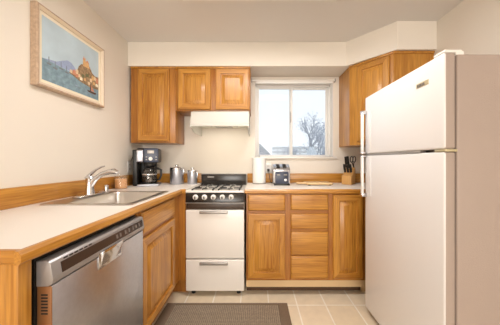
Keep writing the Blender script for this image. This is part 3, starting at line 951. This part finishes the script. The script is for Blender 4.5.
for x in (.205, .272):
    bm = BM(); box(bm, x, x + .032, TY0 - .014, TY0 + .003, CT + .100, CT + .110, .004); part(ep, 'lever', bm, M_SATIN)
for x in (.290,):
    b = BM(); lathe(b, [(.015, 0), (.015, .010), (.011, .012)], 0, 0, 18); b.transform(Matrix.Translation((x, TY0 + .0025, CT + .055)) @ Matrix.Rotation(PI / 2, 4, 'X')); part(ep, 'dial', b, M_CHROME)

t = thing('cutting_board', 'pale wooden cutting board lying on the worktop below the window', 'cutting board', (.66, 2.33, CT))
bm = BM()
pts = []
X0, X1, Y0, Y1, rr = .50, .762, 2.235, 2.43, .03
for cx, cy, s in ((X1 - rr, Y1 - rr, 0), (X0 + rr, Y1 - rr, 90), (X0 + rr, Y0 + rr, 180), (X1 - rr, Y0 + rr, 270)):
    for k in range(6):
        an = R(s + 18 * k); pts.append((cx + rr * math.cos(an), cy + rr * math.sin(an)))
prism(bm, pts, CT + .008, CT + .026, bev=.003)
part(t, 'board', bm, BOARD)
bm = BM(); prism(bm, [(.515, 2.30), (.50, 2.335), (.44, 2.36), (.415, 2.35), (.41, 2.32), (.43, 2.30), (.50, 2.27)], CT + .009, CT + .025, bev=.003); part(t, 'handle', bm, BOARD)
for x in (.53, .735):
    for y in (2.26, 2.40):
        bm = BM(); lathe(bm, [(.012, CT + .0005), (.012, CT + .009)], x, y, 12); part(t, 'foot', bm, M_BLACK)

KX, KY, KR = .960, 2.37, R(-40)
kb = thing('knife_block', 'slanted wooden knife block in the corner by the fridge', 'knife block', (KX, KY, CT), KR)
bm = BM(); prism(bm, [(-.06, .0005), (.07, .0005), (.085, .150), (.06, .176), (-.02, .098), (-.06, .090)], -.048, .048, 'x', bev=.003); part(kb, 'block', bm, BLOCK, local=True)
KM = ROOTM[kb]
def knife(label, x, y, z, ln, dx=0):
    base = KM @ Vector((x, y, z))
    t = thing('knife', label, 'knife', base, KR, 'black handled knives in the block')
    b = BM(); tube(b, [(0, 0, .004), (dx * .4, -.012, ln * .4), (dx, -.035, ln)], [.0105, .013, .0115], 10, flat=.8); part(t, 'handle', b, M_BLACK, local=True)
    b = BM(); tube(b, [(0, .003, -.003), (0, .0, .006)], .0075, 10); part(t, 'bolster', b, M_CHROME, local=True)
def slope(y): return .098 + (y + .02) * 1.0 if y > -.02 else .0905 + (y + .06) * .16
kn = [(-.030, -.008, .085, 'black handled knife in the lower front row of the block, left'),
      (.000, -.008, .08, 'black handled knife in the lower front row of the block, middle'),
      (.030, -.008, .085, 'black handled knife in the lower front row of the block, right'),
      (-.032, .040, .115, 'long black handled knife in the upper back row of the block, far left'),
      (-.008, .034, .125, 'tallest black handled knife in the upper back row of the block')]
for x, y, ln, lb in kn:
    knife(lb, x, y, slope(y) + .012, ln)
sp = KM @ Vector((.040, .046, slope(.040) + .012))
t = thing('kitchen_scissors', 'black looped kitchen scissors standing in the knife block', 'scissors', sp, KR)
for s in (-1, 1):
    b = BM()
    ring = [(s * .013 + .014 * math.cos(a), -.028 + .004 * math.sin(a), .088 + .030 * math.sin(a)) for a in [2 * PI * k / 16 for k in range(17)]]
    tube(b, ring, .005, 8)
    tube(b, [(0, 0, .004), (s * .003, -.015, .03), (s * .010, -.025, .062)], .005, 8)
    part(t, 'handle', b, M_BLACK, local=True)

# ------------------------------------------------------------------ outlets
def outlet(label, M, plug=False):
    t = thing('wall_outlet', label, 'outlet', M.to_translation(), 0)
    b = BM(); box(b, -.037, .037, -.006, -.0005, -.058, .058, .003); b.transform(M); part(t, 'cover_plate', b, M_WHITE)
    for z in (-.022, .022):
        b = BM(); box(b, -.017, .017, -.008, -.005, z - .015, z + .015, .002)
        for x in (-.007, .007): box(b, x - .0015, x + .0015, -.0086, -.0078, z - .003, z + .008, mi=1)
        b.transform(M); part(t, 'socket', b, [M_TRIMW, M_DARKIN])
    return t
MB = Matrix.Translation((.135, YB, 1.075))
outlet('white wall outlet between the paper towels and the toaster', MB)
ML = Matrix.Translation((XL, 2.265, 1.095)) @ Matrix.Rotation(PI / 2, 4, 'Z')
outlet('white wall outlet on the left wall behind the coffee maker', ML)
t = thing('power_plug', 'black plug and cord in the outlet beside the toaster', 'plug', (.140, YB - .012, 1.06))
bm = BM(); box(bm, .124, .150, YB - .036, YB - .009, 1.040, 1.068, .004); part(t, 'plug', bm, M_BLACK)
bm = BM(); tube(bm, [(.137, YB - .034, 1.052), (.140, YB - .048, 1.03), (.150, YB - .045, .97), (.160, YB - .05, CT + .006), (.172, YB - .06, CT + .004)], .0035, 8); part(t, 'cord', bm, M_BLACK)

# ------------------------------------------------------------------ outdoors, seen through the window
bm = BM(); box(bm, -30, 40, YB + .6, 60, -.6, -.5); struct('ground_outside', bm, mat('grey_lawn', (150, 156, 150), 0.95, mottled=(0.8, .15)))  # greyish lawn with soft mottling
M_SHING = mat('grey_shingle', (88, 96, 112), 0.9, mottled=(6, .15))
M_SIDING = mat('pale_siding', (206, 208, 210), 0.8)
h = thing('neighbour_house', 'neighbouring house with grey roof seen low in the left window sash', 'house', (1.2, 20, -.5))
bm = BM(); box(bm, -6, 1.1, 20.4, 27, -.5, 1.5); part(h, 'wall', bm, M_SIDING)
bm = BM(); prism(bm, [(-6.6, 1.45), (1.6, 1.45), (.15, 2.85), (-6.6, 2.85)], 20, 27.4, 'y'); part(h, 'roof', bm, M_SHING)
f = thing('fence', 'pale horizontal board fence behind the neighbouring house', 'fence', (3, 24, -.5))
for z in (1.55, 1.95, 2.35):
    bm = BM(); box(bm, 1.7, 12, 24, 24.06, z, z + .32, .01); part(f, 'board', bm, M_SIDING)
for x in (2.2, 4.6, 7, 9.4, 11.6):
    bm = BM(); box(bm, x, x + .14, 24.07, 24.2, -.5, 2.75); part(f, 'post', bm, M_SIDING)
M_BARK = mat('grey_bark', (92, 96, 110), 0.9)
M_LEAF = mat('hazed_foliage', (150, 162, 186), 0.9)  # outdoor haze put into the pale bluish foliage colour
M_TWIG = mat('hazed_twigs', (120, 130, 152), 0.9)  # twigs paled too, with the haze in their colour
def tree(label, base, h, spread, seed, lev=5):
    rnd = random.Random(seed)
    t = thing('tree', label, 'tree', base)
    b = BM(); w = BM(); lv = BM()
    def grow(bmx, p, d, ln, r, k):
        q = p + d * ln
        m = p + d * ln * .5 + Vector((rnd.uniform(-1, 1), rnd.uniform(-1, 1), rnd.uniform(-.5, .5))) * ln * .06
        tube(b if k < 2 else w, [p, m, q], [r, r * .85, r * .7], 6 if k < 2 else 4)
        if k >= lev - 1:
            for _ in range(3):
                c = q + Vector((rnd.gauss(0, .16), rnd.gauss(0, .16), rnd.gauss(0, .16)))
                a = Vector((rnd.gauss(0, 1), rnd.gauss(0, 1), rnd.gauss(0, 1))).normalized() * .05
                n = a.cross(Vector((rnd.gauss(0, 1), rnd.gauss(0, 1), rnd.gauss(0, 1)))).normalized() * .035
                lv.faces.new([lv.verts.new(c + e) for e in (a, n, -a, -n)])
        if k == lev: return
        for i in range(3 if k else 4):
            ax = Vector((rnd.uniform(-1, 1), rnd.uniform(-1, 1), rnd.uniform(-.2, .6)))
            nd = (d + ax * spread).normalized()
            grow(b, q if i < 2 else m, nd, ln * rnd.uniform(.62, .82), r * .6, k + 1)
    grow(b, Vector((0, 0, 0)), Vector((0, 0, 1)), h * .27, h * .022, 0)
    part(t, 'trunk', b, M_BARK, local=True)
    part(t, 'crown', w, M_TWIG, local=True)
    part(t, 'leaves', lv, M_LEAF, local=True)['kind'] = 'stuff'
tree('large tree filling the right window sash, haze painted into its pale colour', (4.15, 17.5, -.5), 6.5, .78, 3)
tree('small distant tree at the right edge of the left window sash', (2.75, 21.5, -.5), 4.6, .7, 5, 4)
def bush(label, c, r, hgt, seed, m):
    rnd = random.Random(seed)
    b = BM()
    bmesh.ops.create_icosphere(b, subdivisions=4, radius=1)
    for v in b.verts:
        k = 1 + rnd.uniform(-.07, .07)
        v.co = Vector((v.co.x * r * k, v.co.y * r * k, max(-.02, v.co.z) * hgt * k))
    b.transform(Matrix.Translation(c))
    single('rounded_shrub', b, m, label, 'shrub', c)
bush('pale rounded shrub below the large tree outside', (4.0, 16.5, -.5), .62, 2.62, 2, mat('pale_leaves', (196, 204, 212), .9))  # one even pale colour over the whole shrub
bush('darker hedge shrub left of the pale shrub outside', (2.9, 18.2, -.5), .75, 2.35, 4, mat('hedge_leaves', (120, 130, 134), .9))
bush('darker hedge shrub right of the pale shrub outside', (7.2, 23.0, -.5), .85, 2.7, 6, mat('hedge_leaves_far', (116, 126, 132), .9))
